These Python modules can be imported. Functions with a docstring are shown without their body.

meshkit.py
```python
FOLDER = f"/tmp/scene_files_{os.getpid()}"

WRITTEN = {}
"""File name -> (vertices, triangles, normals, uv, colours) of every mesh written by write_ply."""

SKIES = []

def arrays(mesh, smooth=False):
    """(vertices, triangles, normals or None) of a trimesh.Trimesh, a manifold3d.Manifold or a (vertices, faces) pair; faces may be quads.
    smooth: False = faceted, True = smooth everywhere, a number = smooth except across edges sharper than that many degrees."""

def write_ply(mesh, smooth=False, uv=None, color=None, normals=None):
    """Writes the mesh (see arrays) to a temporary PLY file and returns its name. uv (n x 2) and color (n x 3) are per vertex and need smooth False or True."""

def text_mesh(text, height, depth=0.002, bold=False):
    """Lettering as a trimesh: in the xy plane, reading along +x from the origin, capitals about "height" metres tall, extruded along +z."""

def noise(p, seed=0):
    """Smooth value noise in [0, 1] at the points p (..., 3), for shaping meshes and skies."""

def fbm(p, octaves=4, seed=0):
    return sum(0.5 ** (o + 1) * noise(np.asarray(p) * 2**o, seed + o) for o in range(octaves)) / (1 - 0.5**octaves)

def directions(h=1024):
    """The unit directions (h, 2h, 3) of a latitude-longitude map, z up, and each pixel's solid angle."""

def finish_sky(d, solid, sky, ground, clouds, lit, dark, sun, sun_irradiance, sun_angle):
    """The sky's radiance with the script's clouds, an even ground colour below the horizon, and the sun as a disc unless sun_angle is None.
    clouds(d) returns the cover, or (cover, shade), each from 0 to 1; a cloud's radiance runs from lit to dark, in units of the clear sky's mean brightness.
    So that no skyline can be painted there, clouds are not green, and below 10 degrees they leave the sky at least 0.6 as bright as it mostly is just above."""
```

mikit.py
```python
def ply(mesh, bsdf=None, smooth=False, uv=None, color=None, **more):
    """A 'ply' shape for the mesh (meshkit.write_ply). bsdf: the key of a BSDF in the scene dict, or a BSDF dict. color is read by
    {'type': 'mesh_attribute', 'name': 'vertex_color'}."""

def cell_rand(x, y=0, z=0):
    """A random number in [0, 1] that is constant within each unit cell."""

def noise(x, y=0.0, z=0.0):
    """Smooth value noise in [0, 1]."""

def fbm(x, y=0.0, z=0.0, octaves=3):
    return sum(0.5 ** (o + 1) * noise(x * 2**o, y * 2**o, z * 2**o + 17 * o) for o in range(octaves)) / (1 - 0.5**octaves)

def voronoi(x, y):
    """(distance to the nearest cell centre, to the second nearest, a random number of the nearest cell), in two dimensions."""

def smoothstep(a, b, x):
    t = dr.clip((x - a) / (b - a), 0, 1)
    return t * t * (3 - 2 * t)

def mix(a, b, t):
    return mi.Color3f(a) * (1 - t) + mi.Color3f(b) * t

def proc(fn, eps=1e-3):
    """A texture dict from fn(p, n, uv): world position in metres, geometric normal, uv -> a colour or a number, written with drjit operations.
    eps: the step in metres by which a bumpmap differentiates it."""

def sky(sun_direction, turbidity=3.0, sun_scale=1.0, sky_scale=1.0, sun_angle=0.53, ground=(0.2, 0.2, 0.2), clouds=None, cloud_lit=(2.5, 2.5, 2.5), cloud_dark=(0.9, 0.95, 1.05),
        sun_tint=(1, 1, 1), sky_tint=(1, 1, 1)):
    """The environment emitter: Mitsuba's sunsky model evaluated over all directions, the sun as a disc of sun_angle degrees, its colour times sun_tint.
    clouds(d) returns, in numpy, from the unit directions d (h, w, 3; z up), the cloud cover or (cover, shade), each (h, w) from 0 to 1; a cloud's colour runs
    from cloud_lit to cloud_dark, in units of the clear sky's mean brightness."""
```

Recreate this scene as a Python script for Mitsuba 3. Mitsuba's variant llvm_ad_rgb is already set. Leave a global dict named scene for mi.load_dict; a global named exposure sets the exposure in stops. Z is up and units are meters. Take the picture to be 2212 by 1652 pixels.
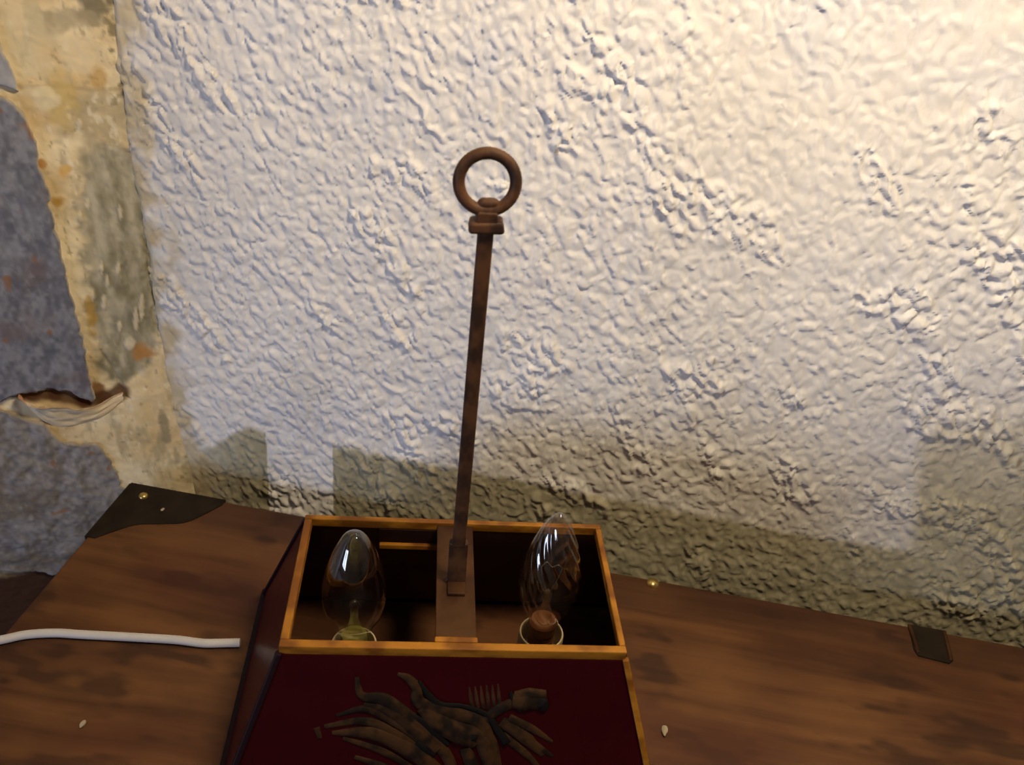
import math
import numpy as np
import trimesh
import manifold3d as m3
import shapely.geometry as sg
import shapely
from scipy.spatial import cKDTree
import drjit as dr
import mitsuba as mi
import mikit
import meshkit

rng = np.random.default_rng(7)
T = mi.ScalarTransform4f
scene, labels = {"type": "scene"}, {}

# ------------------------------------------------------------------ camera, lights, exposure
EYE = np.array([0.3419, -0.5103, 0.4695])
FWD = np.array([-0.0826, 0.8457, -0.5272])
UP = np.array([-0.1632, 0.5104, 0.8443])
scene["camera"] = {"type": "thinlens", "fov": math.degrees(2 * math.atan(1106 / 1930.37)), "fov_axis": "x",
                   "aperture_radius": 0.0011, "focus_distance": 0.56, "near_clip": 0.01, "far_clip": 50.0,
                   "to_world": T().look_at(origin=EYE.tolist(), target=(EYE + FWD).tolist(), up=UP.tolist())}
exposure = 0.0
WINDOW_LIGHT = [8.0, 9.6, 13.6]      # overcast daylight in the window of the front wall
PENDANT_LIGHT = [104.0, 85.0, 56.0]     # warm bulb hanging above the trunk's right half
PENDANT_AT = np.array([0.49, -0.235, 0.74])
PENDANT_R = 0.06
FLOOR, CEIL = -0.50, 2.00


# ------------------------------------------------------------------ helpers
def rgb(*c):
    return {"type": "rgb", "value": [float(x) for x in c]}


def add(key, mesh, bsdf, smooth=False, label=None, category=None, group=None, kind=None, **more):
    k, n = key, 0
    while k in scene:
        n += 1
        k = f"{key}_{n:03d}"
    scene[k] = mikit.ply(mesh, bsdf, smooth=smooth, **more)
    tag(k, label, category, group, kind)
    return k


def tag(k, label=None, category=None, group=None, kind=None):
    d = {a: b for a, b in (("label", label), ("category", category), ("group", group), ("kind", kind)) if b}
    if d:
        labels[k] = d


def mk(m):
    a = m.to_mesh()
    return trimesh.Trimesh(np.array(a.vert_properties[:, :3]), np.array(a.tri_verts), process=False)


def hull(points, r=0.0, seg=12):
    """rounded hull of balls of radius r around the points"""
    if r <= 0:
        return mk(m3.Manifold.hull_points(np.asarray(points, float)))
    return mk(m3.Manifold.batch_hull([m3.Manifold.sphere(r, seg).translate([float(x) for x in q]) for q in points]))


def rbox(lo, hi, r=0.001, seg=8):
    lo, hi = np.asarray(lo, float) + r, np.asarray(hi, float) - r
    return hull([[(lo, hi)[i][0], (lo, hi)[j][1], (lo, hi)[k][2]] for i in (0, 1) for j in (0, 1) for k in (0, 1)], r, seg)


def cat(ms):
    return trimesh.util.concatenate(ms)


def lathe(profile, n=48):
    p = np.asarray(profile, float)
    a = np.arange(n) * 2 * math.pi / n
    v = np.stack([p[:, None, 0] * np.cos(a), p[:, None, 0] * np.sin(a), np.repeat(p[:, 1:2], n, 1)], -1).reshape(-1, 3)
    i, j = np.meshgrid(np.arange(len(p) - 1), np.arange(n), indexing="ij")
    q = np.stack([i * n + j, i * n + (j + 1) % n, (i + 1) * n + (j + 1) % n, (i + 1) * n + j], -1).reshape(-1, 4)
    return trimesh.Trimesh(v, np.vstack([q[:, [0, 1, 2]], q[:, [0, 2, 3]]]), process=False)


def curve(points, n):
    """Catmull-Rom through the points"""
    p = np.asarray(points, float)
    p = np.vstack([2 * p[0] - p[1], p, 2 * p[-1] - p[-2]])
    out = []
    for t in np.linspace(0, len(p) - 3 - 1e-9, n):
        i = int(t)
        u = t - i
        a, b, c, d = p[i:i + 4]
        out.append(0.5 * (2 * b + (c - a) * u + (2 * a - 5 * b + 4 * c - d) * u * u + (3 * b - a - 3 * c + d) * u ** 3))
    return np.array(out)


def tube(points, radius, n=60, sides=14, flat=None):
    """a closed tube along a smooth curve; radius a number or a list along it; flat = (axis, factor) squashes it along an axis"""
    p = curve(points, n)
    r = np.interp(np.linspace(0, 1, n), np.linspace(0, 1, np.size(radius)), np.atleast_1d(radius)) if np.size(radius) > 1 else np.full(n, float(radius))
    t = np.gradient(p, axis=0)
    t /= np.linalg.norm(t, axis=1, keepdims=True)
    ref = np.array([0, 0, 1.0]) if abs(t[:, 2]).mean() < 0.8 else np.array([1.0, 0, 0])
    a = np.cross(t, ref)
    a /= np.linalg.norm(a, axis=1, keepdims=True)
    b = np.cross(t, a)
    ang = np.arange(sides) * 2 * math.pi / sides
    v = p[:, None] + r[:, None, None] * (np.cos(ang)[None, :, None] * a[:, None] + np.sin(ang)[None, :, None] * b[:, None])
    if flat is not None:
        ax, k = flat
        v[..., ax] = p[:, None, ax] + (v[..., ax] - p[:, None, ax]) * k
    v = np.vstack([v.reshape(-1, 3), p[:1], p[-1:]])
    i, j = np.meshgrid(np.arange(n - 1), np.arange(sides), indexing="ij")
    q = np.stack([i * sides + j, i * sides + (j + 1) % sides, (i + 1) * sides + (j + 1) % sides, (i + 1) * sides + j], -1).reshape(-1, 4)
    f = [q[:, [0, 1, 2]], q[:, [0, 2, 3]]]
    k = np.arange(sides)
    f.append(np.stack([(k + 1) % sides, k, np.full(sides, n * sides)], 1))
    f.append(np.stack([(n - 1) * sides + k, (n - 1) * sides + (k + 1) % sides, np.full(sides, n * sides + 1)], 1))
    m = trimesh.Trimesh(v, np.vstack(f), process=False)
    trimesh.repair.fix_normals(m)
    return m


def grid_faces(nu, nv):
    i, j = np.meshgrid(np.arange(nu - 1), np.arange(nv - 1), indexing="ij")
    q = np.stack([i * nv + j, (i + 1) * nv + j, (i + 1) * nv + j + 1, i * nv + j + 1], -1).reshape(-1, 4)
    return np.vstack([q[:, [0, 1, 2]], q[:, [0, 2, 3]]])


def sstep(a, b, x):
    t = np.clip((x - a) / (b - a), 0, 1)
    return t * t * (3 - 2 * t)


def N(u, v, f, seed=0, w=0.0):
    return meshkit.noise(np.stack([u * f, v * f, np.full_like(u, w)], -1), seed)


def F(u, v, f, seed=0, octaves=4):
    return meshkit.fbm(np.stack([u * f, v * f, np.full_like(u, 0.3)], -1), octaves, seed)


def signed(poly, u, v):
    """signed distance to a polygon's edge, positive inside"""
    P = sg.Polygon(poly)
    pts = shapely.points(u.ravel(), v.ravel())
    d = shapely.distance(P.exterior, pts)
    return np.where(shapely.contains(P, pts), d, -d).reshape(u.shape)


def lerp3(a, b, t):
    return np.asarray(a) * (1 - t[..., None]) + np.asarray(b) * t[..., None]


# ------------------------------------------------------------------ materials
fbm, noise, mix, smoothstep = mikit.fbm, mikit.noise, mikit.mix, mikit.smoothstep


def mat(name, **kw):
    scene[name] = {"type": "twosided", "bsdf": {"type": "principled", **kw}}


def painted(name, rough=0.9, spec=0.2):
    mat(name, base_color={"type": "mesh_attribute", "name": "vertex_color"}, roughness=rough, specular=spec)


painted("mat_plaster")
painted("mat_stone", 0.95, 0.1)


def wood_color(p, n, uv):
    wx = p.x + 0.05 * fbm(p.x * 6, p.y * 9, p.z * 9)
    grain = fbm(wx * 9, p.y * 130 + 3 * fbm(p.x * 4, p.y * 10), p.z * 130, octaves=4)
    blot = fbm(p.x * 13 + 5, p.y * 22, p.z * 20, octaves=4)
    c = mix((0.060, 0.022, 0.0085), (0.135, 0.056, 0.019), smoothstep(0.3, 0.72, grain * 0.40 + blot * 0.60))
    dark = smoothstep(0.60, 0.78, fbm(p.x * 24 + 31, p.y * 60, p.z * 50, octaves=3))
    c = mix(c, (0.026, 0.011, 0.006), dark * 0.65)
    red = smoothstep(0.5, 0.75, fbm(p.x * 9 + 7, p.y * 14 + 3, p.z * 9))
    c = mix(c, (0.085, 0.025, 0.012), red * 0.4)
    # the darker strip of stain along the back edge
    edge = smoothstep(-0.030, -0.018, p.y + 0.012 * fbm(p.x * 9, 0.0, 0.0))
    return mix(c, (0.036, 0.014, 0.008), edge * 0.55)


def wood_bump(p, n, uv):
    return fbm(p.x * 14, p.y * 260, p.z * 260, octaves=3) * 0.6 + fbm(p.x * 90, p.y * 110, p.z * 100) * 0.4


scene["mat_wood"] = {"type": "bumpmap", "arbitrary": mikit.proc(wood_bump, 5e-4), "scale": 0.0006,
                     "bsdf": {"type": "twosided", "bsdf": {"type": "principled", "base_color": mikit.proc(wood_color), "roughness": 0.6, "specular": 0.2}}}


def iron_color(p, n, uv):
    a = fbm(p.x * 160, p.y * 160, p.z * 90, octaves=3)
    return mix((0.026, 0.011, 0.0055), (0.080, 0.032, 0.0115), smoothstep(0.3, 0.72, a))


mat("mat_iron", base_color=mikit.proc(iron_color), roughness=0.62, metallic=0.0, specular=0.25)


def gilt_color(p, n, uv):
    a = fbm(p.x * 70, p.y * 70, p.z * 120, octaves=3)
    return mix((0.15, 0.050, 0.005), (0.33, 0.135, 0.012), smoothstep(0.3, 0.7, a))


mat("mat_gilt", base_color=mikit.proc(gilt_color), roughness=0.5, metallic=0.0, specular=0.2)


def lacquer_color(p, n, uv):
    a = fbm(p.x * 40, p.y * 40, p.z * 40, octaves=3)
    return mix((0.022, 0.0012, 0.0026), (0.036, 0.0022, 0.0038), a)


mat("mat_lacquer", base_color=mikit.proc(lacquer_color), roughness=0.30, specular=0.10)
mat("mat_lacquer_dark", base_color=rgb(0.010, 0.003, 0.005), roughness=0.5, specular=0.12)


def inside_color(p, n, uv):
    return mix((0.050, 0.020, 0.011), (0.085, 0.034, 0.018), fbm(p.x * 60, p.y * 60, p.z * 60))


mat("mat_inside", base_color=mikit.proc(inside_color), roughness=0.8, specular=0.1)


def strip_color(p, n, uv):
    a = fbm(p.x * 90, p.y * 60, p.z * 60, octaves=3)
    return mix((0.032, 0.011, 0.0038), (0.062, 0.026, 0.008), smoothstep(0.3, 0.7, a))


mat("mat_strip", base_color=mikit.proc(strip_color), roughness=0.65, metallic=0.0, specular=0.15)
mat("mat_bracket_back", base_color=rgb(0.026, 0.010, 0.006), roughness=0.8, specular=0.1)
def relief_color(p, n, uv):
    return mix((0.010, 0.006, 0.004), (0.042, 0.019, 0.007), smoothstep(0.32, 0.68, fbm(p.x * 150, p.y * 150, p.z * 110, octaves=3)))


mat("mat_relief", base_color=mikit.proc(relief_color), roughness=0.7, specular=0.08)
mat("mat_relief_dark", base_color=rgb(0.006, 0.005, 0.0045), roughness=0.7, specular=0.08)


def black_metal(p, n, uv):
    return mix((0.010, 0.007, 0.0045), (0.026, 0.017, 0.010), fbm(p.x * 90, p.y * 90, p.z * 90, octaves=3))


mat("mat_black_metal", base_color=mikit.proc(black_metal), roughness=0.7, metallic=0.0, specular=0.1)
mat("mat_brass", base_color=rgb(0.62, 0.43, 0.14), roughness=0.28, metallic=0.9)
mat("mat_brass_old", base_color=rgb(0.22, 0.20, 0.035), roughness=0.45, metallic=0.5)
mat("mat_copper", base_color=rgb(0.17, 0.062, 0.022), roughness=0.45, metallic=0.5)
mat("mat_cable", base_color=rgb(0.52, 0.49, 0.46), roughness=0.45, specular=0.4)
mat("mat_tube", base_color=rgb(0.36, 0.28, 0.17), roughness=0.5, specular=0.4)
mat("mat_stem", base_color=rgb(0.42, 0.38, 0.30), roughness=0.3, specular=0.5)
mat("mat_wire", base_color=rgb(0.10, 0.09, 0.07), roughness=0.4, metallic=0.7)
mat("mat_crumb", base_color=rgb(0.34, 0.28, 0.19), roughness=0.9)
mat("mat_room", base_color=rgb(0.40, 0.38, 0.36), roughness=0.95, specular=0.1)
mat("mat_floor", base_color=rgb(0.10, 0.085, 0.07), roughness=0.85)
mat("mat_frame", base_color=rgb(0.40, 0.38, 0.35), roughness=0.6)
scene["mat_glass"] = {"type": "thindielectric", "int_ior": 1.65, "specular_transmittance": rgb(0.96, 0.94, 0.90)}
scene["mat_glass_smoky"] = {"type": "thindielectric", "int_ior": 1.75, "specular_transmittance": rgb(0.93, 0.88, 0.78)}

# ------------------------------------------------------------------ the room
# corner where the roughcast wall meets the bare splayed wall (x wanders with height, as old walls do)
CZ = [-0.60, -0.10, -0.0281, 0.0194, 0.0851, 0.1417, 0.1864, 0.2475, 0.2972, 0.3538, 0.6, CEIL]
CX = [0.026, 0.026, 0.0247, 0.0216, 0.0172, 0.0164, 0.0159, 0.0126, 0.0120, 0.0134, 0.013, 0.013]
WALL_Y = 0.04
D = np.array([-1.0, -0.85, 0.0])
D /= np.linalg.norm(D)                     # along the splayed wall, away from the corner
NL = np.array([0.85, -1.0, 0.0])
NL /= np.linalg.norm(NL)                   # its normal, into the room


def corner_x(z):
    return np.interp(z, CZ, CX) + 0.0012 * (meshkit.noise(np.stack([z * 60, z * 0, z * 0], -1), 3) - 0.5)


# ---- back wall: roughcast with an unpainted grey band along the trunk
xs = np.concatenate([[-0.06, -0.03, 0.0], np.arange(0.008, 0.86, 0.00125), np.linspace(0.862, 2.4, 90)])
zs = np.concatenate([np.linspace(FLOOR, -0.13, 20), np.arange(-0.128, 0.52, 0.00125), np.linspace(0.522, CEIL, 70)])
X, Z = np.meshgrid(xs, zs, indexing="ij")
sx, sz = X + 0.35 * Z, Z * 0.72            # lumps lean and are a little taller than wide
wx = sx + 0.004 * (N(sx, sz, 130, 11) - 0.5)
wz = sz + 0.004 * (N(sx, sz, 130, 12) - 0.5)
lump = sstep(0.36, 0.74, 0.55 * N(wx, wz, 215, 21) + 0.45 * N(wx, wz, 400, 22))
fine = F(wx, wz, 560, 23, 2)
broad = F(X, Z, 14, 24, 3)
rough_amt = 0.80 + 0.5 * sstep(0.35, 0.65, F(X, Z, 7, 25, 3))
# grains of the roughcast: domes of many sizes thrown at random
ng = 62000
gp_ = np.stack([rng.uniform(-0.30, 1.25, ng), rng.uniform(-0.16, 0.42, ng)], 1)
gr_ = rng.uniform(0.0016, 0.0042, ng)
sel = (X < 0.87) & (Z > -0.13) & (Z < 0.525)
dist, idx = cKDTree(gp_).query(np.stack([wx[sel], wz[sel]], 1), k=3)
dome = np.zeros_like(X)
dome[sel] = (np.maximum(0, 1 - (dist / gr_[idx]) ** 2) * gr_[idx]).max(1) / 0.0042
lump = 0.45 * lump + 0.75 * dome
h = (0.0018 * lump + 0.0008 * (fine - 0.5)) * rough_amt + 0.003 * (broad - 0.5)
# daubs and ridges left by the trowel
h += 0.0022 * sstep(0.66, 0.80, N(sx + 0.3 * Z, sz, 36, 26)) * lump

edge_n = 0.0035 * (F(X, Z, 110, 31, 3) - 0.5) * 2 + 0.002 * (lump - 0.5)
zt = np.interp(X, [0.02, 0.039, 0.060, 0.085, 0.097, 0.0985, 0.151, 0.153, 0.28, 0.37, 0.475, 0.60, 2.4],
               [-0.20, 0.010, 0.028, 0.048, 0.044, -0.30, -0.30, 0.042, 0.039, 0.0385, 0.036, 0.036, 0.036])
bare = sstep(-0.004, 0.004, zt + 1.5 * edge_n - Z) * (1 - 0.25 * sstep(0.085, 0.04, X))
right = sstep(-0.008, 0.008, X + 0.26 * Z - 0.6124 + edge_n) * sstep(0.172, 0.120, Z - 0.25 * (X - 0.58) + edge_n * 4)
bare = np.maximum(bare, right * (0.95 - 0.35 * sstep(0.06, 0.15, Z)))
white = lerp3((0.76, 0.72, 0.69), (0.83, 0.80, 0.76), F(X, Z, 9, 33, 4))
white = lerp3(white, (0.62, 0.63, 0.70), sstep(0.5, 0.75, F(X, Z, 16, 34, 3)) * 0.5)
# thinner paint low down and beside the corner; lower right adds painted light falloff
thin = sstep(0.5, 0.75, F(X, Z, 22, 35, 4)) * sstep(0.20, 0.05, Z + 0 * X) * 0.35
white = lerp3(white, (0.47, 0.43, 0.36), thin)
white = lerp3(white, (0.50, 0.46, 0.39), sstep(0.24, 0.04, Z - 0.10 * (X - 0.4)) * sstep(0.26, 0.50, X) * (0.35 + 0.5 * F(X, Z, 30, 40, 3)))  # dirtier white, deepened to paint in the fading light
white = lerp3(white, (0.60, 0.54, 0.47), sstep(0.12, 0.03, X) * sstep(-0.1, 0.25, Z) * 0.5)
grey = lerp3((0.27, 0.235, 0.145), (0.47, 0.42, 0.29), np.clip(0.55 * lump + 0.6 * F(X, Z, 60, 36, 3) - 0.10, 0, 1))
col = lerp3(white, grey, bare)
hollow = sstep(0.30, 0.05, lump) * 0.18 * (1 - bare)          # greyer tint in the hollows
col = lerp3(col, (0.50, 0.47, 0.43), hollow)
xc = corner_x(Z)
cream = sstep(0.012, -0.012, X - xc - np.interp(Z, [-0.1, 0.0, 0.06, 0.12, 0.25, 0.36], [0.030, 0.026, 0.018, 0.013, 0.015, 0.012]) + 0.03 * (F(X, Z, 75, 37, 4) - 0.5) * 2)
cream_c = lerp3((0.46, 0.35, 0.19), (0.60, 0.50, 0.32), F(X, Z, 70, 38, 3))
cream_c = lerp3(cream_c, (0.42, 0.25, 0.10), sstep(0.55, 0.75, F(X, Z, 90, 39, 3)) * 0.5)
col = lerp3(col, cream_c, cream * 0.9)
h = h * (1 - 0.35 * cream) - 0.004 * sstep(0.004, -0.004, X - xc)
# a few grey chips where the coat has come off
for (cx_, cz_, r_) in [(0.4255, 0.171, 0.0018), (0.30, 0.30, 0.0016), (0.66, 0.105, 0.003), (0.645, 0.13, 0.0025)]:
    d = np.hypot(X - cx_, (Z - cz_) * 0.5)
    k_ = sstep(r_, r_ * 0.4, d)
    col = lerp3(col, (0.26, 0.20, 0.13), k_ * 0.8)
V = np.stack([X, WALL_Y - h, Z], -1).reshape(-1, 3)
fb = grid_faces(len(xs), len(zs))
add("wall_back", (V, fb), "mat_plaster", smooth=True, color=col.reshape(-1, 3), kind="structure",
    label="white roughcast wall with an unpainted grey band along its foot behind the trunk")

# ---- left wall: splayed, bare stone and old plaster
ss = np.concatenate([np.arange(-0.004, 0.20, 0.0011), np.linspace(0.2015, 3.15, 90)])
zl = np.concatenate([np.linspace(FLOOR, -0.205, 14), np.arange(-0.20, 0.46, 0.0012), np.linspace(0.465, CEIL, 40)])
S, ZL = np.meshgrid(ss, zl, indexing="ij")
fade = sstep(0.6, 0.22, S)


def left_point(s, z, height):
    """a point of the splayed wall, height metres proud of its plane"""
    x0 = 0.016 + (corner_x(z) - 0.016) * sstep(0.25, 0.0, s)
    return np.stack([x0 + D[0] * s + NL[0] * height, WALL_Y + D[1] * s + NL[1] * height, z], -1)


STONE = [(0.0219, 0.2595), (0.0003, 0.2577), (-0.006, 0.2182), (-0.008, 0.1787), (-0.006, 0.1255), (0.0039, 0.1025), (0.0248, 0.0824),
         (0.0344, 0.0722), (0.0434, 0.1032), (0.0442, 0.1535), (0.0396, 0.2059), (0.0321, 0.2382)]
near = (S < 0.2)
d_stone = np.where(near, signed(STONE, S + 0.004 * (N(S, ZL, 170, 46) - 0.5), ZL), -0.2)
k_stone = sstep(-0.007, 0.006, d_stone + 0.012 * (F(S, ZL, 90, 41, 3) - 0.5) * 2)
hl = 0.004 * (F(S, ZL, 22, 42, 4) - 0.5) + 0.0012 * (F(S, ZL, 150, 43, 3) - 0.5) + 0.0012 * (F(S, ZL, 330, 62, 2) - 0.5) - 0.0016 * k_stone
# fillet of plaster swelling out at the foot of the corner
hl += 0.005 * sstep(0.10, -0.02, ZL) * sstep(0.07, 0.02, S)
cr = lerp3((0.62, 0.47, 0.26), (0.80, 0.68, 0.46), sstep(0.3, 0.7, F(S, ZL, 38, 44, 4)))
streak = F(S * 3.0, ZL, 55, 45, 4)
cr = lerp3(cr, (0.42, 0.35, 0.22), sstep(0.50, 0.74, streak) * 0.75)
st = lerp3((0.19, 0.175, 0.115), (0.46, 0.42, 0.32), sstep(0.3, 0.72, F(S * 2.5, ZL, 70, 47, 4)))
st = lerp3(st, (0.13, 0.13, 0.11), sstep(0.55, 0.75, F(S, ZL, 45, 48, 3)) * 0.6)
# brownish bare stone above the grey, speckles and scratches all over
up_ = sstep(0.225, 0.245, ZL) * sstep(0.312, 0.295, ZL + 0.3 * S) * sstep(0.045, 0.028, S + 0.016 * (F(S, ZL, 100, 55, 3) - 0.5) * 2)
cr = lerp3(cr, lerp3((0.33, 0.27, 0.16), (0.52, 0.43, 0.28), F(S * 2, ZL, 110, 56, 3)), up_ * sstep(0.25, 0.55, F(S, ZL, 60, 57, 4)) * 0.9)
cr = lerp3(cr, (0.84, 0.76, 0.58), sstep(0.58, 0.74, F(S * 1.6, ZL, 150, 58, 3)) * 0.55)
cr = lerp3(cr, (0.26, 0.20, 0.11), sstep(0.62, 0.78, F(S * 1.4, ZL, 230, 59, 3)) * 0.6)
cr = lerp3(cr, (0.17, 0.14, 0.08), sstep(0.010, 0.004, S) * sstep(0.27, 0.30, ZL) * sstep(0.52, 0.66, F(S, ZL, 210, 60, 3)) * 0.8)
gline = np.abs(ZL - 0.2985 - 0.10 * S + 0.004 * (F(S, ZL, 60, 61, 2) - 0.5))
cr = lerp3(cr, (0.40, 0.31, 0.18), sstep(0.0022, 0.0006, gline) * 0.5)
cl = lerp3(cr, st, k_stone * 0.92)
# upper dark patch beside the corner, grey smears above
for (a, b, ra, rb, c, k) in [(0.0114, 0.352, 0.011, 0.012, (0.15, 0.13, 0.09), 0.85), (0.028, 0.344, 0.022, 0.008, (0.36, 0.30, 0.20), 0.75), (0.040, 0.338, 0.012, 0.006, (0.45, 0.38, 0.25), 0.6),
                             (0.0083, 0.0350, 0.004, 0.018, (0.22, 0.19, 0.13), 0.7), (0.013, 0.022, 0.004, 0.014, (0.30, 0.26, 0.17), 0.6), (0.004, 0.008, 0.003, 0.012, (0.32, 0.27, 0.17), 0.6), (0.0121, 0.1043, 0.009, 0.009, (0.42, 0.20, 0.055), 0.85),
                             (0.0438, 0.140, 0.004, 0.018, (0.48, 0.30, 0.07), 0.8), (0.0498, 0.0802, 0.005, 0.006, (0.22, 0.10, 0.035), 0.9),
                             (0.0419, 0.2487, 0.0045, 0.0045, (0.66, 0.42, 0.14), 0.9), (0.0547, 0.2546, 0.003, 0.0035, (0.45, 0.22, 0.06), 0.9),
                             (0.0505, 0.2288, 0.0045, 0.004, (0.44, 0.24, 0.05), 0.9), (0.0126, 0.3071, 0.006, 0.008, (0.50, 0.31, 0.11), 0.7),
                             (0.0375, 0.2952, 0.012, 0.02, (0.56, 0.41, 0.14), 0.6), (0.046, 0.2956, 0.008, 0.01, (0.72, 0.62, 0.42), 0.8),
                             (0.022, 0.322, 0.014, 0.012, (0.72, 0.60, 0.40), 0.8), (0.055, 0.33, 0.02, 0.03, (0.68, 0.58, 0.38), 0.5)]:
    q = np.hypot((S - a) / ra, (ZL - b) / rb) + 1.5 * (F(S, ZL, 160, 49, 3) - 0.5)
    cl = lerp3(cl, c, sstep(1.15, 0.55, q) * k)
# shadow in the recess behind the peeling lip, painted as a rust-brown band
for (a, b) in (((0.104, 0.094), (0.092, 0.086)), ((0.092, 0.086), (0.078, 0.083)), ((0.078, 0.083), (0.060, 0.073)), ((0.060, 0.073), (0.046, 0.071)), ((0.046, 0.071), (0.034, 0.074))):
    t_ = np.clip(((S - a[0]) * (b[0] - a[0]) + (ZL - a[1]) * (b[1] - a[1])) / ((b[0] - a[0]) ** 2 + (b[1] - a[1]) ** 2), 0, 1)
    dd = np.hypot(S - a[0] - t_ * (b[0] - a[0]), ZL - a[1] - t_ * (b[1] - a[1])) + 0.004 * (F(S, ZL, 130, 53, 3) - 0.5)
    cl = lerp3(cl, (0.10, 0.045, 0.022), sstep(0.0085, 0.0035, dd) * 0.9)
# deep shadow of the gap at the trunk's left side, painted reddish brown
low = sstep(-0.064, -0.078, ZL + 0.01 * (F(S, ZL, 80, 54, 3) - 0.5)) * sstep(0.085, 0.11, S)
cl = lerp3(cl, (0.055, 0.026, 0.017), low)
# pale flakes
for (a, b, ra, rb) in [(0.0129, 0.2161, 0.0016, 0.006), (0.0212, 0.1752, 0.0016, 0.005), (0.0296, 0.1656, 0.0016, 0.006), (0.0339, 0.1497, 0.0018, 0.008),
                       (0.0382, 0.2159, 0.0014, 0.004), (0.0407, 0.1565, 0.0015, 0.005), (0.0318, 0.1769, 0.0012, 0.006), (0.0277, 0.2783, 0.002, 0.004),
                       (0.026, 0.128, 0.0018, 0.005), (0.021, 0.113, 0.004, 0.006), (0.009, 0.14, 0.002, 0.012), (0.014, 0.132, 0.002, 0.01), (0.032, 0.224, 0.0015, 0.005)]:
    q = np.hypot((S - a + 0.12 * (ZL - b)) / ra, (ZL - b) / rb) + 0.5 * (F(S, ZL, 300, 50, 2) - 0.5)
    k_ = sstep(1.1, 0.7, q)
    cl = lerp3(cl, (0.62, 0.54, 0.40), k_ * 0.85)
    hl += 0.0008 * k_
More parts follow.
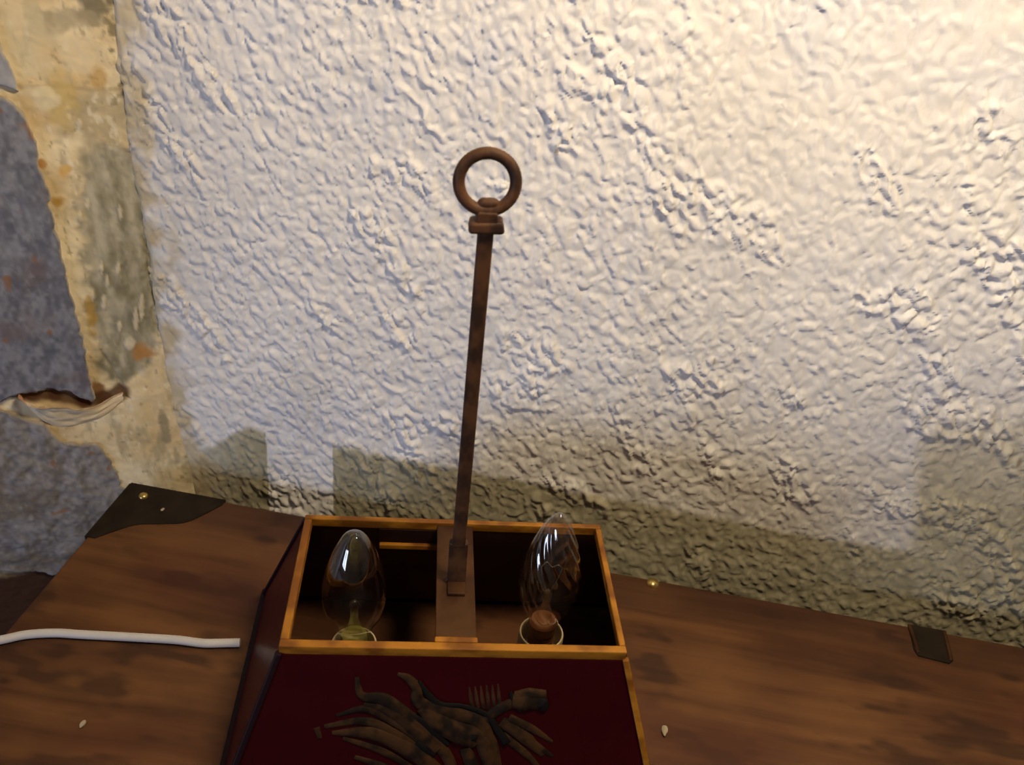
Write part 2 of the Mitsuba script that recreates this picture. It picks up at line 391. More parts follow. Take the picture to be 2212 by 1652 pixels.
# the crack below the stone
for (a, b) in (((0.041, 0.112), (0.0300, 0.068)), ((0.0, 0.20), (0.0, 0.12))):
    t_ = np.clip((b[1] - ZL) / (b[1] - a[1]), 0, 1)
    dd = np.hypot(S - (b[0] + (a[0] - b[0]) * t_) + 0.003 * (N(S * 0, ZL, 240, 51) - 0.5), np.maximum(0, np.maximum(ZL - a[1], b[1] - ZL)))
    k_ = sstep(0.0016, 0.0004, dd)
    hl -= 0.0012 * k_
cl = lerp3(cl, (0.40, 0.37, 0.34), sstep(0.15, 0.3, S))
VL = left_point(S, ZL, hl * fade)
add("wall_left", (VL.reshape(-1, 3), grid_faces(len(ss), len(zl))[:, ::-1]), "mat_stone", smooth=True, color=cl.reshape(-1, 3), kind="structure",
    label="old splayed wall of bare stone and cream plaster with peeling blue-grey paint")


def layer(poly, thick, seed, colors, rough, step=0.0011, bulge=0.0, label=None):
    """a coat of old plaster standing proud of the left wall inside the outline (s, z); its rim dives into the wall"""
    p = np.array(poly)
    us, vs = np.arange(p[:, 0].min() - 0.008, p[:, 0].max() + 0.008, step), np.arange(p[:, 1].min() - 0.008, p[:, 1].max() + 0.008, step)
    A, B = np.meshgrid(us, vs, indexing="ij")
    d = signed(poly, A + 0.003 * (N(A, B, 190, seed) - 0.5), B + 0.003 * (N(A, B, 190, seed + 1) - 0.5)) + 0.0016 * (F(A, B, 320, seed + 2, 2) - 0.5)
    base = 0.004 * (F(A, B, 22, 42, 4) - 0.5) + 0.0012 * (F(A, B, 150, 43, 3) - 0.5)
    hh = base - 0.004 + (thick + 0.004) * sstep(-0.0012, 0.0012, d) + bulge * sstep(0, 0.05, d)
    hh += rough * (F(A, B, 130, seed + 3, 4) - 0.5) * sstep(-0.001, 0.004, d)
    c = lerp3(colors[0], colors[1], sstep(0.32, 0.68, 0.5 * F(A * 1.6, B, 75, seed + 4, 4) + 0.5 * F(A * 1.5, B, 240, seed + 9, 2)))
    c = lerp3(c, colors[2], sstep(0.56, 0.72, F(A, B, 42, seed + 5, 3)) * 0.7)
    c = lerp3(c, (0.30, 0.30, 0.33), sstep(0.60, 0.85, F(A * 1.5, B, 200, seed + 6, 3)) * 0.6)
    c = lerp3(c, (0.24, 0.115, 0.05), sstep(0.90, 0.97, N(A, B, 110, seed + 7)) * 0.8)
    c = lerp3(c, (0.47, 0.40, 0.29), sstep(0.0016, 0.0002, d + 0.001 * (N(A, B, 300, seed + 8) - 0.5)) * 0.6)
    keep = (d > -0.0030).reshape(-1)
    fc = grid_faces(len(us), len(vs))[:, ::-1]
    fc = fc[keep[fc].all(1)]
    m = trimesh.Trimesh(left_point(A, B, hh).reshape(-1, 3), fc, process=False)
    used = np.unique(fc)
    remap = np.full(len(keep), -1)
    remap[used] = np.arange(len(used))
    add("wall_left__plaster_layer", (m.vertices[used], remap[fc]), "mat_stone", smooth=True, color=c.reshape(-1, 3)[used], label=label)


BLUE = ((0.115, 0.120, 0.155), (0.235, 0.24, 0.285), (0.15, 0.118, 0.128))
layer([(0.20, 0.312), (0.0918, 0.3049), (0.0731, 0.2998), (0.0627, 0.2937), (0.0575, 0.2862), (0.0555, 0.2743), (0.0558, 0.2562), (0.0547, 0.2341), (0.0552, 0.208),
       (0.0557, 0.1771), (0.0536, 0.1515), (0.0527, 0.1326), (0.0521, 0.1091), (0.0524, 0.085), (0.0509, 0.0721), (0.0561, 0.0701), (0.0671, 0.0825), (0.0814, 0.0901),
       (0.0937, 0.0892), (0.1013, 0.0891), (0.1118, 0.0878), (0.20, 0.085)], 0.0045, 60, BLUE, 0.0012, label="blue-grey painted plaster above the peeling lip")
layer([(0.20, 0.40), (0.078, 0.395), (0.069, 0.350), (0.066, 0.3387), (0.065, 0.3308), (0.0632, 0.3201), (0.0603, 0.3076), (0.0608, 0.3006), (0.0721, 0.3054), (0.0902, 0.3129), (0.20, 0.325)],
      0.0035, 70, ((0.24, 0.25, 0.29), (0.36, 0.36, 0.39), (0.30, 0.28, 0.28)), 0.001, label="paler blue-grey plaster at the top of the wall")
layer([(0.20, 0.090), (0.1345, 0.0870), (0.1132, 0.0790), (0.0889, 0.0604), (0.0828, 0.0425), (0.0581, 0.0331), (0.0504, 0.0149), (0.0484, -0.009), (0.0394, -0.0217),
       (0.0515, -0.047), (0.075, -0.078), (0.10, -0.088), (0.12, -0.076), (0.145, -0.064), (0.20, -0.060)], 0.003, 80, ((0.155, 0.145, 0.155), (0.30, 0.29, 0.31), (0.15, 0.125, 0.10)), 0.0055, bulge=0.004,
      label="rough mottled grey-blue rubble plaster beside the trunk")

# the curled lip of plaster that peels away below the blue coat
nu, nv = 90, 26
U_, V_ = np.meshgrid(np.linspace(0, 1, nu), np.linspace(0, 1, nv), indexing="ij")
lo = curve([(0.0985, 0.0850, 0), (0.0935, 0.0670, 0), (0.0840, 0.0500, 0), (0.0700, 0.0470, 0), (0.0540, 0.0500, 0), (0.0340, 0.0640, 0)], nu)
hi_ = curve([(0.1015, 0.0940, 0), (0.0950, 0.0850, 0), (0.0850, 0.0800, 0), (0.0700, 0.0755, 0), (0.0540, 0.0700, 0), (0.0330, 0.0740, 0)], nu)
A = lo[:, None, 0] * (1 - V_) + hi_[:, None, 0] * V_ + 0.0015 * (N(U_, V_, 9, 90) - 0.5)
B = lo[:, None, 1] * (1 - V_) + hi_[:, None, 1] * V_ + 0.0030 * (N(U_, V_, 11, 91) - 0.5) * V_
lift = -0.0018 + 0.004 * sstep(0, 0.5, V_) + 0.010 * V_ ** 2.2 * (1 - sstep(0.62, 1.0, U_)) + 0.002 * (N(U_, V_, 7, 92) - 0.5)
cf = lerp3((0.80, 0.69, 0.49), (0.64, 0.48, 0.28), F(U_ * 2, V_, 9, 93, 3))
cf = lerp3(cf, (0.60, 0.56, 0.50), sstep(0.45, 0.15, U_) * sstep(0.3, 0.8, V_) * 0.6)
cf = lerp3(cf, (0.30, 0.14, 0.06), sstep(0.93, 1.02, V_ + 0.15 * (F(U_ * 2, V_, 9, 94, 3) - 0.5)) * 0.6)
cf = lerp3(cf, (0.44, 0.20, 0.08), sstep(0.22, 0.06, U_) * 0.9)
front, back = left_point(A, B, lift).reshape(-1, 3), left_point(A, B, lift - 0.0016).reshape(-1, 3)
fg = grid_faces(nu, nv)[:, ::-1]
rim = np.concatenate([np.arange(nv), np.arange(1, nu) * nv + nv - 1, (nu - 1) * nv + np.arange(nv - 2, -1, -1), np.arange(nu - 2, 0, -1) * nv])
nx = np.roll(rim, -1)
M = nu * nv
sides = np.vstack([np.stack([rim, nx, nx + M], 1), np.stack([rim, nx + M, rim + M], 1)])
add("wall_left__plaster_lip", (np.vstack([front, back]), np.vstack([fg, fg[:, ::-1] + M, sides])), "mat_stone", smooth=True, color=np.vstack([cf.reshape(-1, 3)] * 2),
    label="curled cream and rust-brown lip of peeling plaster")

# ---- the rest of the room, behind the camera
LX, LY = 0.016 + D[0] * 3.1, WALL_Y + D[1] * 3.1        # far end of the splayed wall
RX, FY = 2.4, -2.45


def quad(a, b, c, d):
    return (np.array([a, b, c, d], float), np.array([[0, 1, 2], [0, 2, 3]]))


add("floor", trimesh.creation.box(bounds=[[LX - 0.1, FY - 0.1, FLOOR - 0.05], [RX + 0.1, 0.12, FLOOR]]), "mat_floor", kind="structure", label="dark floor below the trunk")
add("ceiling", trimesh.creation.box(bounds=[[LX - 0.1, FY - 0.1, CEIL], [RX + 0.1, 0.12, CEIL + 0.05]]), "mat_room", kind="structure", label="plain ceiling")
add("wall_right", trimesh.creation.box(bounds=[[RX, FY, FLOOR], [RX + 0.1, 0.12, CEIL]]), "mat_room", kind="structure", label="plain wall at the right end of the room")
add("wall_left_return", trimesh.creation.box(bounds=[[LX - 0.1, FY, FLOOR], [LX, LY + 0.05, CEIL]]), "mat_room", kind="structure", label="plain return of the left wall")
WX0, WX1, WZ0, WZ1 = -1.80, -0.65, -0.22, 0.62
add("wall_front", cat([trimesh.creation.box(bounds=b) for b in (
    [[LX - 0.1, FY - 0.1, FLOOR], [WX0, FY, CEIL]], [[WX1, FY - 0.1, FLOOR], [RX + 0.1, FY, CEIL]], [[WX0, FY - 0.1, FLOOR], [WX1, FY, WZ0]], [[WX0, FY - 0.1, WZ1], [WX1, FY, CEIL]])]),
    "mat_room", kind="structure", label="plain wall with the window, behind the viewer")
fr = 0.05
bars = [[[WX0, FY - 0.07, WZ0], [WX0 + fr, FY - 0.02, WZ1]], [[WX1 - fr, FY - 0.07, WZ0], [WX1, FY - 0.02, WZ1]], [[WX0 + fr, FY - 0.07, WZ0], [WX1 - fr, FY - 0.02, WZ0 + fr]],
        [[WX0 + fr, FY - 0.07, WZ1 - fr], [WX1 - fr, FY - 0.02, WZ1]], [[(WX0 + WX1) / 2 - 0.03, FY - 0.07, WZ0 + fr], [(WX0 + WX1) / 2 + 0.03, FY - 0.02, WZ1 - fr]]]
add("window_1__frame", cat([trimesh.creation.box(bounds=b) for b in bars]), "mat_frame")
mid = (WX0 + WX1) / 2
for a, b in ((WX0 + fr, mid - 0.03), (mid + 0.03, WX1 - fr)):
    y = FY - 0.045
    add("window_1__pane", quad((a, y, WZ0 + fr), (a, y, WZ1 - fr), (b, y, WZ1 - fr), (b, y, WZ0 + fr)), "mat_frame", emitter={"type": "area", "radiance": rgb(*WINDOW_LIGHT)})
tag("window_1", "two-light casement window bright with overcast daylight", None, None, "structure")

# pendant bulb over the right half of the trunk
px, py, pz = PENDANT_AT
add("pendant_lamp__bulb", trimesh.creation.icosphere(3, PENDANT_R).apply_translation(PENDANT_AT), "mat_tube", smooth=True, emitter={"type": "area", "radiance": rgb(*PENDANT_LIGHT)})
add("pendant_lamp__socket", lathe([(0, PENDANT_R + 0.06), (0.012, PENDANT_R + 0.058), (0.02, PENDANT_R + 0.05), (0.02, PENDANT_R - 0.004), (0, PENDANT_R - 0.004)], 24).apply_translation(PENDANT_AT), "mat_black_metal")
add("pendant_lamp__flex", trimesh.creation.cylinder(0.003, segment=[[px, py, pz + PENDANT_R + 0.058], [px, py, CEIL]], sections=10), "mat_black_metal")
tag("pendant_lamp", "warm glowing bulb hanging from the ceiling by a black flex", "lamp")

# ------------------------------------------------------------------ the trunk
TX0, TX1, TY0, TY1, TZ = 0.0, 1.02, -0.50, 0.0, -0.06


def wood_panel(lo, hi, r):
    return rbox(lo, hi, r, 16)


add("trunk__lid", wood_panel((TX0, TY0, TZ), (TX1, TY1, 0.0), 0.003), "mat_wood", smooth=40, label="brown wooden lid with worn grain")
add("trunk__body", wood_panel((TX0 + 0.006, TY0 + 0.006, FLOOR), (TX1 - 0.006, TY1 - 0.006, TZ), 0.004), "mat_wood", smooth=40)
tag("trunk", "dark brown wooden trunk with black metal fittings standing in the corner under the lantern", "trunk")
# black corner plate with its curved inner edge
plate = sg.Polygon([(0.0005, -0.0005)] + [(0.078, -0.0005)] + [tuple(q[:2]) for q in curve([(0.078, -0.006, 0), (0.062, -0.030, 0), (0.046, -0.037, 0), (0.028, -0.043, 0), (0.016, -0.054, 0), (0.007, -0.064, 0)], 30)] + [(0.0005, -0.064)])
pm = trimesh.creation.extrude_polygon(plate, 0.0012, engine="earcut").apply_translation([0, 0, -0.0004])
pm2 = cat([pm, trimesh.creation.box(bounds=[[-0.0008, -0.064, -0.03], [0.0006, -0.0005, 0.0006]]), trimesh.creation.box(bounds=[[0.0, -0.0006, -0.03], [0.078, 0.0008, 0.0006]])])
add("trunk__corner_plate", pm2, "mat_black_metal", label="black metal corner plate")
dome = lathe([(0.0, 0.0028), (0.0016, 0.0026), (0.0030, 0.0018), (0.0036, 0.0006), (0.0036, -0.001), (0, -0.001)], 20)
add("trunk__corner_plate__stud", dome.copy().apply_translation([0.0172, -0.0125, 0.0009]), "mat_brass", smooth=40, label="shiny brass stud")
add("trunk__stud", dome.copy().apply_scale(1.4).apply_translation([0.4147, -0.0058, 0.0]), "mat_brass", smooth=40, label="brass stud at the back edge")
# hinge plate near the right: plate, two upstanding ridges, a knuckle over the back edge
hp = sg.Polygon([(0.604, -0.0005), (0.6285, -0.0005), (0.6275, -0.028), (0.6245, -0.031), (0.604, -0.029), (0.6025, -0.024)]).buffer(0.0006)
add("trunk__hinge", trimesh.creation.extrude_polygon(hp, 0.0014, engine="earcut").apply_translation([0, 0, -0.0002]), "mat_black_metal", label="black metal hinge plate with raised edges")
for (a, b) in (((0.6035, -0.001), (0.6040, -0.0275)), ((0.6285, -0.001), (0.6265, -0.0290))):
    add("trunk__hinge__ridge", tube([(a[0], a[1], 0.0012), ((a[0] + b[0]) / 2, (a[1] + b[1]) / 2, 0.0016), (b[0], b[1], 0.0012)], 0.0013, 16, 10), "mat_strip", smooth=True)

# ------------------------------------------------------------------ the lantern
LPOS, LYAW = np.array([0.2872, -0.1459, 0.0004]), 0.217
HW, HD, LH = 0.0900, 0.0507, 0.1073
FX, FXR, FYD = 0.0378, 0.0325, 0.0396          # how far the foot stands out beyond the rim
LM = trimesh.transformations.translation_matrix(LPOS) @ trimesh.transformations.rotation_matrix(LYAW, [0, 0, 1])


def lan(key, mesh, bsdf, smooth=False, label=None, color=None):
    m = mesh.copy()
    m.apply_transform(LM)
    return add("lantern__" + key, m, bsdf, smooth, label, **({"color": color} if color is not None else {}))


def side_pt(x, y, t):
    """point on the pyramid's outside: x, y in -1..1 at the rim, t from 0 (rim) to 1 (foot)"""
    return np.array([x * (HW + (FX if x < 0 else FXR) * t), y * (HD + FYD * t), LH * (1 - t)])


def inset(p, dx, dy):
    return np.array([p[0] - np.sign(p[0]) * dx, p[1] - np.sign(p[1]) * dy, p[2]])


TOPT, BOTT = 0.055, 0.955
for name, (p, q) in dict(front=((-1, -1), (1, -1)), back=((1, 1), (-1, 1)), left=((-1, 1), (-1, -1)), right=((1, -1), (1, 1))).items():
    horiz = name in ("front", "back")
    pts = []
    for (x, y) in (p, q):
        for t in (TOPT, BOTT):
            o = side_pt(x, y, t)
            for dpt in (0.0016, 0.0042):
                pts.append(inset(o, 0.0025, dpt) if horiz else inset(o, dpt, 0.0025))
    lan("panel", hull(pts), "mat_lacquer", label=f"dark red lacquered {'panel with a brown raised ornament' if name == 'front' else 'side panel'}" if name in ("front", "left") else None)
    if name == "front":
        front_key = "panel"
    # dark lining on the inside
    pin = []
    for (x, y) in (p, q):
        for t in (TOPT, BOTT):
            o = side_pt(x, y, t)
            for dpt in (0.0043, 0.0050):
                pin.append(inset(o, 0.005, dpt) if horiz else inset(o, dpt, 0.005))
    lan("lining", hull(pin), "mat_inside")
# gilt rim
rw, rh = 0.0050, 0.0062
for (lo, hi) in (((-HW, -HD, LH - rh), (HW, -HD + rw, LH)), ((-HW, HD - rw * 0.8, LH - rh), (HW, HD, LH)),
                 ((-HW, -HD + rw, LH - rh), (-HW + rw * 0.9, HD - rw * 0.8, LH)), ((HW - rw * 0.7, -HD + rw, LH - rh), (HW, HD - rw * 0.8, LH))):
    lan("rim", rbox(lo, hi, 0.0008, 8), "mat_gilt", smooth=40)
# corner strips
for (x, y) in ((-1, -1), (1, -1), (1, 1), (-1, 1)):
    a, b = side_pt(x, y, 0.05), side_pt(x, y, 0.96)
    pts = []
    for o in (a, b):
        c = inset(o, 0.0018, 0.0018)
        pts += [c + np.array([i, j, 0]) * 0.0011 for i in (-1, 1) for j in (-1, 1)]
    lan("corner_strip", hull(pts, 0.0007, 8), "mat_gilt" if x > 0 else "mat_lacquer_dark", smooth=40)
# foot frame
a, b = side_pt(1, 1, 1.0)[:2] - 0.0006
c = HW + FX - 0.0006
for (lo, hi) in (((-c, -b, 0), (a, -b + 0.005, 0.005)), ((-c, b - 0.005, 0), (a, b, 0.005)), ((-c, -b + 0.005, 0), (-c + 0.005, b - 0.005, 0.005)), ((a - 0.005, -b + 0.005, 0), (a, b - 0.005, 0.005))):
    lan("foot_bar", rbox(lo, hi, 0.0008, 8), "mat_lacquer_dark", smooth=40)
# bar that carries the lamp holders, between the two ends
lan("holder_bar", rbox((-0.116, -0.010, 0.012), (0.112, 0.010, 0.016), 0.0006, 8), "mat_iron", smooth=40)
# flat strap across the rim, turned up at the front
lan("strap", rbox((-0.0108, -HD + rw - 0.0003, LH - 0.0045), (0.0108, HD - rw * 0.8 + 0.0003, LH - 0.0020), 0.0005, 8), "mat_strip", smooth=40, label="flat brown metal strap across the top")
lan("strap__tab", rbox((-0.0112, -HD + rw - 0.0001, LH - 0.0030), (0.0112, -HD + rw + 0.0035, LH + 0.0002), 0.0006, 8), "mat_gilt", smooth=40)
# small ledge and backing inside the back panel
by = side_pt(0, 1, 0.17)[1] - 0.005
lan("bracket", cat([rbox((-0.0455, by - 0.0065, 0.0852), (-0.0098, by + 0.0005, 0.0890), 0.0007, 8)]), "mat_gilt", smooth=40, label="small orange-brown ledge inside the back panel")
lan("bracket__backing", hull([(-0.0455, by - 0.0040, 0.0885), (-0.0098, by - 0.0040, 0.0885), (-0.0455, HD - 0.0045, LH - 0.0062), (-0.0098, HD - 0.0045, LH - 0.0062),
                              (-0.0455, by - 0.0015, 0.0885), (-0.0098, by - 0.0015, 0.0885), (-0.0455, HD - 0.003, LH - 0.0062), (-0.0098, HD - 0.003, LH - 0.0062)]), "mat_bracket_back")

# carrying rod with its foot, collar and ring
zt_, zb_ = 0.3180, LH - 0.0020
lan("rod", cat([hull([(x * 0.0026, y * 0.0020, zt_) for x in (-1, 1) for y in (-1, 1)] + [(x * 0.0026, y * 0.0020, 0.134) for x in (-1, 1) for y in (-1, 1)], 0.0009, 8),
                hull([(x * 0.0042, y * 0.0017, 0.1345) for x in (-1, 1) for y in (-1, 1)] + [(0.0004 + x * 0.0042, y * 0.0017, zb_ + 0.0012) for x in (-1, 1) for y in (-1, 1)], 0.0009, 8)]), "mat_iron", smooth=40, label="rusty brown iron rod")
lan("rod__foot", rbox((-0.0046, -0.0115, zb_ - 0.0002), (0.0052, 0.0028, zb_ + 0.0022), 0.0007, 8), "mat_strip", smooth=40)
lan("rod__collar", cat([hull([(-0.0062, y * 0.0036, 0.3185) for y in (-1, 1)] + [(0.0064, y * 0.0036, 0.3190) for y in (-1, 1)] + [(-0.0058, y * 0.0036, 0.3207) for y in (-1, 1)] + [(0.0058, y * 0.0036, 0.3215) for y in (-1, 1)], 0.0016, 10),
                        hull([(x * 0.0040, y * 0.0030, 0.3215) for x in (-1, 1) for y in (-1, 1)] + [(x * 0.0034, y * 0.0034, 0.3262) for x in (-1, 1) for y in (-1, 1)], 0.0012, 10),
                        hull([(-0.0026, 0, 0.3262), (0.0024, 0, 0.3262), (-0.0022, -0.0008, 0.3300), (0.0024, -0.0008, 0.3302)], 0.0026, 12)]), "mat_iron", smooth=50, label="iron collar that grips the ring")
ring = trimesh.creation.torus(0.01225, 0.00265, major_sections=72, minor_sections=24)
ring.apply_transform(trimesh.transformations.rotation_matrix(math.radians(90), [1, 0, 0]))
ring.apply_transform(trimesh.transformations.rotation_matrix(math.radians(-8), [1, 0, 0]))
ring.apply_translation([-0.0010, 0.0003, 0.3392])
lan("ring", ring, "mat_iron", smooth=True, label="rusty iron hanging ring")

# candle tubes and bulbs
tube_prof = [(0.0132, 0.0), (0.0132, 0.0), (0.0134, 0.0), (0.0134, 1.0), (0.0128, 1.0008), (0.0121, 1.0), (0.0118, 0.998), (0.0118, 0.0)]


def holder(x, y, z0, z1, label):
    prof = [(0.0, z0), (0.0134, z0), (0.0134, z1 - 0.0008), (0.0130, z1), (0.0122, z1), (0.0118, z1 - 0.0008), (0.0118, z1 - 0.016), (0.0, z1 - 0.016)]
    return lan("candle_tube", lathe(prof, 40).apply_translation([x, y, 0]), "mat_tube", smooth=40, label=label)


def smooth_profile(keys, n):
    k = curve([(r, z, 0) for r, z in keys], n)[:, :2]
    k[:, 0] = np.maximum(k[:, 0], 0)
    k[0], k[-1] = keys[0], keys[-1]
    return k


holder(-0.0565, 0.0, 0.016, 0.0535, "beige candle tube under the plain bulb")
lb = (-0.0565, 0.0, 0.0)
gp = smooth_profile([(0.0068, 0.0580), (0.0082, 0.0630), (0.0122, 0.0715), (0.0162, 0.0810), (0.0181, 0.0910), (0.0178, 0.1000), (0.0157, 0.1120), (0.0124, 0.1230), (0.0078, 0.1335), (0.0042, 0.1380), (0.0, 0.1400)], 60)
b1 = "bulb"
lan(b1, lathe(gp, 64).apply_translation(lb), "mat_glass", smooth=True, label="clear plain candle bulb")
lan(b1 + "__base", lathe([(0, 0.036), (0.0045, 0.036), (0.0070, 0.0400)] + [(0.0070 + 0.0006 * (i % 2), 0.041 + 0.0016 * i) for i in range(9)] + [(0.0078, 0.0565), (0.0074, 0.0605), (0, 0.0605)], 32).apply_translation(lb), "mat_brass_old", smooth=30, label="greenish brass base")
lan(b1 + "__stem", lathe([(0, 0.0600), (0.0052, 0.0605), (0.0042, 0.066), (0.0024, 0.074), (0.0022, 0.082), (0.0030, 0.0855), (0.0012, 0.0880), (0, 0.0882)], 24).apply_translation(lb), "mat_glass", smooth=True)
fil = curve([(-0.0062, 0, 0.104), (-0.003, 0.001, 0.1075), (0.0, 0.0, 0.1045), (0.003, -0.001, 0.1075), (0.0062, 0, 0.104)], 30)
lan(b1 + "__filament", cat([tube([(-0.0012, 0, 0.087), (-0.0045, 0, 0.096), (-0.0062, 0, 0.104)], 0.00035, 14, 6), tube([(0.0012, 0, 0.087), (0.0045, 0, 0.096), (0.0062, 0, 0.104)], 0.00035, 14, 6), tube(fil, 0.0004, 30, 6),
                            tube([(0, 0, 0.0608), (0.0003, 0, 0.07), (0.0, 0, 0.088)], 0.0005, 14, 6)]), "mat_wire", smooth=True)

holder(0.0535, 0.0, 0.016, 0.0660, "beige candle tube under the twisted bulb")
rb_ = np.array([0.0535, 0.0, 0.0])
kp = [(0.0070, 0.0740), (0.0088, 0.0790), (0.0125, 0.0870), (0.0155, 0.0960), (0.0168, 0.1060), (0.0163, 0.1170), (0.0138, 0.1300), (0.0105, 0.1410), (0.0068, 0.1500), (0.0034, 0.1555), (0.0, 0.1580)]
op = smooth_profile(kp, 120)


def twisted(prof, depth, n=224, ridges=14):
    a = np.arange(n) * 2 * math.pi / n
    r, z = prof[:, :1], prof[:, 1:2]
    env = sstep(0.078, 0.090, z) * sstep(0.158, 0.145, z)
    ph = ridges * (a[None] + 34.0 * (z - 0.11))
    wave = np.cos(ph)
    rr = r * (1 + depth * env * wave)
    v = np.stack([rr * np.cos(a), rr * np.sin(a), np.repeat(z, n, 1)], -1).reshape(-1, 3)
    i, j = np.meshgrid(np.arange(len(prof) - 1), np.arange(n), indexing="ij")
    q = np.stack([i * n + j, i * n + (j + 1) % n, (i + 1) * n + (j + 1) % n, (i + 1) * n + j], -1).reshape(-1, 4)
    return trimesh.Trimesh(v, np.vstack([q[:, [0, 1, 2]], q[:, [0, 2, 3]]]), process=False)


lan("bulb", twisted(op, 0.028).apply_translation(rb_), "mat_glass_smoky", smooth=True, label="clear candle bulb with spiral twisted glass")
b2 = "bulb_001"
lan(b2 + "__base", lathe([(0, 0.046), (0.0045, 0.046), (0.0070, 0.050)] + [(0.0070 + 0.0006 * (i % 2), 0.051 + 0.0016 * i) for i in range(11)] + [(0.0086, 0.0700), (0.0086, 0.0755), (0.0070, 0.0775), (0, 0.0775)], 32).apply_translation(rb_), "mat_copper", smooth=30, label="copper-coloured base")
lan(b2 + "__stem", lathe([(0, 0.0770), (0.0050, 0.0775), (0.0040, 0.083), (0.0022, 0.090), (0.0026, 0.0985), (0.0012, 0.1005), (0, 0.1007)], 24).apply_translation(rb_), "mat_glass", smooth=True)
f2 = [(-0.006, 0, 0.118), (-0.003, 0.001, 0.121), (0.0, 0.0, 0.1185), (0.003, -0.001, 0.121), (0.006, 0, 0.118)]
lan(b2 + "__filament", cat([tube([(-0.0012, 0, 0.0998), (-0.0043, 0, 0.109), (-0.006, 0, 0.118)], 0.00035, 14, 6), tube([(0.0012, 0, 0.0998), (0.0043, 0, 0.109), (0.006, 0, 0.118)], 0.00035, 14, 6), tube(f2, 0.0004, 30, 6)]).apply_translation(rb_), "mat_wire", smooth=True)

# animal relief on the front panel: strokes given across (x) and down the slope (t)
slope = np.array([0, -FYD, -LH])
slope /= np.linalg.norm(slope)
outn = np.array([0, -LH, FYD])
outn /= np.linalg.norm(outn)


def on_panel(q, up=0.0):
    return np.array([q[0], -HD + 0.0016, LH]) + slope * q[1] + outn * up


def stroke(pts, radii, n=40, up=None):
    """a carved ridge: wide, low and half sunk into the panel"""
    r = 1.25 * np.asarray(radii)
    m = tube([on_panel(q, 0.0) for q in pts], r, n, 12)
    hgt = (m.vertices - on_panel((0, 0))) @ outn
    m.vertices -= outn * (hgt * 0.45)[:, None]
    if up:
        m.vertices += outn * up
    return m


REL = [([(-0.0296, 0.0158), (-0.0243, 0.0178), (-0.0192, 0.0236), (-0.0174, 0.0315), (-0.0029, 0.0364), (0.0139, 0.0421), (0.0191, 0.0508), (0.0222, 0.0568), (0.0272, 0.0760)], [0.0008, 0.0018, 0.0024, 0.0030, 0.0034, 0.0034, 0.0032, 0.0028, 0.0022]),
       ([(-0.0503, 0.0178), (-0.0474, 0.0282), (-0.0356, 0.0304), (-0.0223, 0.0404), (-0.0119, 0.0497), (-0.0015, 0.063), (0.0041, 0.0760)], [0.0010, 0.0018, 0.0030, 0.0030, 0.0028, 0.0026, 0.0024]),
       ([(-0.016, 0.034), (-0.006, 0.043), (0.006, 0.050), (0.014, 0.055)], [0.0030, 0.0052, 0.0050, 0.0030]),
       ([(0.0350, 0.0290), (0.0238, 0.0358), (0.0169, 0.0418)], [0.0022, 0.0026, 0.0022]),
       ([(0.0320, 0.0278), (0.0400, 0.0268), (0.0490, 0.0262)], [0.0026, 0.0036, 0.0022]),
       ([(0.0345, 0.0330), (0.0420, 0.0320), (0.0480, 0.0335)], [0.0018, 0.0024, 0.0016]),
       ([(-0.066, 0.0463), (-0.0446, 0.0430), (-0.0275, 0.0510), (-0.0099, 0.0641)], [0.0010, 0.0020, 0.0022, 0.0018]),
       ([(-0.060, 0.040), (-0.045, 0.036), (-0.030, 0.043), (-0.015, 0.055)], [0.0008, 0.0018, 0.0022, 0.0014]),
       ([(-0.0700, 0.0470), (-0.0682, 0.053)], [0.0014, 0.0010]),
       ([(-0.0563, 0.0529), (-0.0344, 0.0608), (-0.017, 0.0717)], [0.0010, 0.0018, 0.0014]),
       ([(-0.050, 0.064), (-0.034, 0.070), (-0.020, 0.080)], [0.0010, 0.0018, 0.0014]),
       ([(0.0300, 0.0400), (0.043, 0.0464), (0.0543, 0.0542)], [0.0020, 0.0018, 0.0008]),
       ([(0.0280, 0.0446), (0.0437, 0.0547), (0.0553, 0.0629)], [0.0020, 0.0018, 0.0008]),
       ([(0.0270, 0.0500), (0.0393, 0.060), (0.0500, 0.0713)], [0.0020, 0.0018, 0.0008]),
       ([(0.008, 0.058), (0.012, 0.068), (0.016, 0.080)], [0.0026, 0.0030, 0.0026])]
REL += [([(-0.062, 0.0500), (-0.040, 0.0500), (-0.020, 0.0600), (-0.004, 0.074)], [0.0010, 0.0034, 0.0040, 0.0030]),
        ([(-0.046, 0.0330), (-0.032, 0.0370), (-0.018, 0.0480), (-0.006, 0.0590)], [0.0010, 0.0030, 0.0036, 0.0030]),
        ([(0.002, 0.0440), (0.014, 0.0500), (0.020, 0.0600), (0.024, 0.078)], [0.0030, 0.0040, 0.0040, 0.0030]),
        ([(0.026, 0.0420), (0.040, 0.0520), (0.050, 0.0620)], [0.0024, 0.0030, 0.0012]),
        ([(0.0310, 0.0300), (0.0390, 0.0300), (0.0470, 0.0295)], [0.0034, 0.0046, 0.0028])]
for k_ in range(6):
    a_ = 0.0060 + 0.0030 * k_
    REL.append(([(a_ + 0.002, 0.0225 - 0.0004 * k_), (a_ + 0.003, 0.0280), (a_ + 0.0045, 0.0345 + 0.0004 * k_)], [0.0003, 0.0008, 0.0008]))
lan("panel__relief", cat([stroke(*s_) for s_ in REL]), "mat_relief", smooth=True, label="brown raised ornament with curved flowing strands")
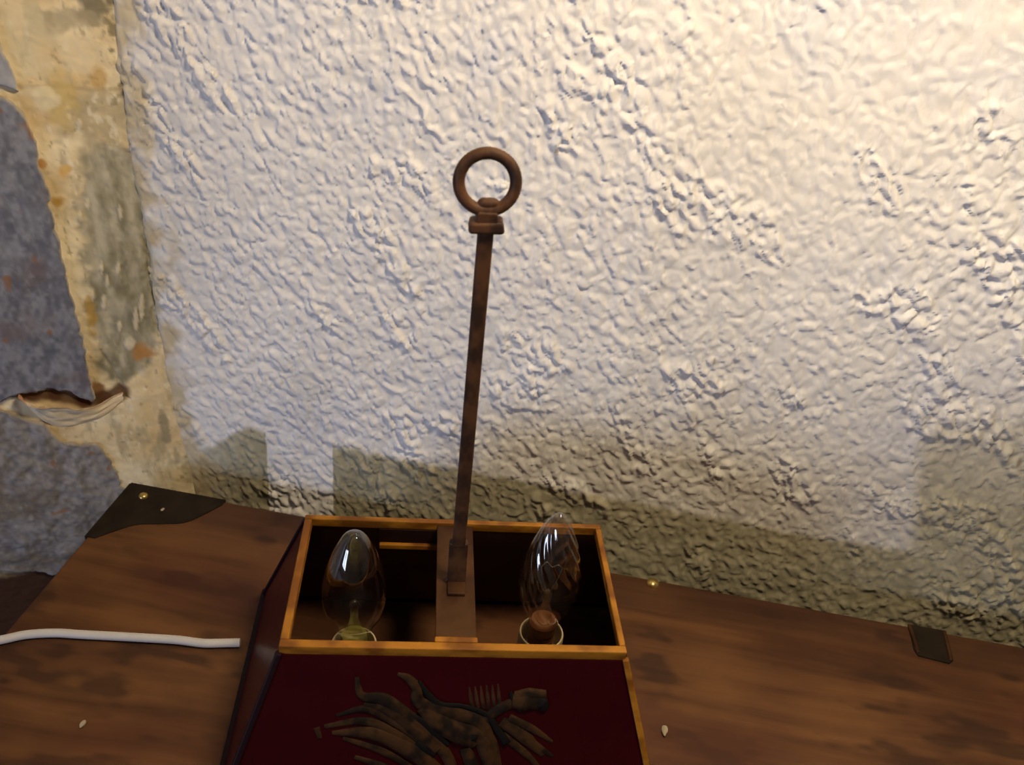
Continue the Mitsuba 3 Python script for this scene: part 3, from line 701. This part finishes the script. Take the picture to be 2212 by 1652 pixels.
DRK = [([(-0.0183, 0.0190), (-0.0125, 0.0275), (-0.0060, 0.0325), (0.0053, 0.0332), (0.0179, 0.0380), (0.0246, 0.0470), (0.0300, 0.0545)], [0.0006, 0.0014, 0.0014, 0.0010, 0.0012, 0.0016, 0.0020]),
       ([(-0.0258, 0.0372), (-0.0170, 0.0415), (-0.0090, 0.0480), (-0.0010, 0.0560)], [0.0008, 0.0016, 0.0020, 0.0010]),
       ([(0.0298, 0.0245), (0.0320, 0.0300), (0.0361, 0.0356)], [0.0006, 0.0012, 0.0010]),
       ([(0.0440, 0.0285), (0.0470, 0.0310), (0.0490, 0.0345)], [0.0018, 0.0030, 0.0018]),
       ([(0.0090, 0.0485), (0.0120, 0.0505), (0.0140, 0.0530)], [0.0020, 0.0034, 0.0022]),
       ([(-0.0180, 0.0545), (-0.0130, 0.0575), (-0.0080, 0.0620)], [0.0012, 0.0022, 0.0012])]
lan("panel__relief_shading", cat([stroke(*s_, up=0.0008) for s_ in DRK]), "mat_relief_dark", smooth=True, label="dark strokes painted as shading on the ornament")  # shade of the ornament laid on as dark strokes
tag("lantern", "dark red lantern with gilt rim, two candle bulbs and a rusty ring handle", "lantern")

# ------------------------------------------------------------------ cable and crumbs
cz = 0.0032
cab = [(-0.16, -0.245, -0.03), (-0.07, -0.205, 0.004), (-0.02, -0.1790, 0.0045), (0.003, -0.1663, cz), (0.0159, -0.1585, cz), (0.032, -0.1530, cz), (0.0492, -0.1500, cz), (0.0835, -0.1440, cz), (0.108, -0.1400, cz), (0.1251, -0.1385, cz), (0.137, -0.1355, cz), (0.1475, -0.1325, cz)]
add("electric_cable", tube(cab, 0.0028, 140, 16), "mat_cable", smooth=40, label="white electric cable lying on the trunk lid and ending at the lantern's left side", category="cable")
for i, (x, y, s_, lab) in enumerate([(0.0843, -0.2089, 0.0022, "pale plaster crumb lying on the trunk left of the lantern, in front of the cable"),
                                     (0.4249, -0.1345, 0.0030, "pale plaster crumb lying on the trunk right of the lantern"),
                                     (0.0385, -0.0231, 0.0016, "tiny pale crumb on the black corner plate of the trunk")]):
    m = trimesh.creation.icosphere(2, s_)
    m.vertices *= (1 + 0.5 * (meshkit.noise(m.vertices / s_ * 1.3 + 5 * i, 5 + i) - 0.5))[:, None] * np.array([0.7, 1.25, 0.45])
    m.apply_translation([x, y, -m.bounds[0, 2] + (0.0008 if i == 2 else 0.0)])
    add("plaster_crumb", m, "mat_crumb", smooth=True, label=lab, category="crumb", group="plaster crumbs on the trunk")
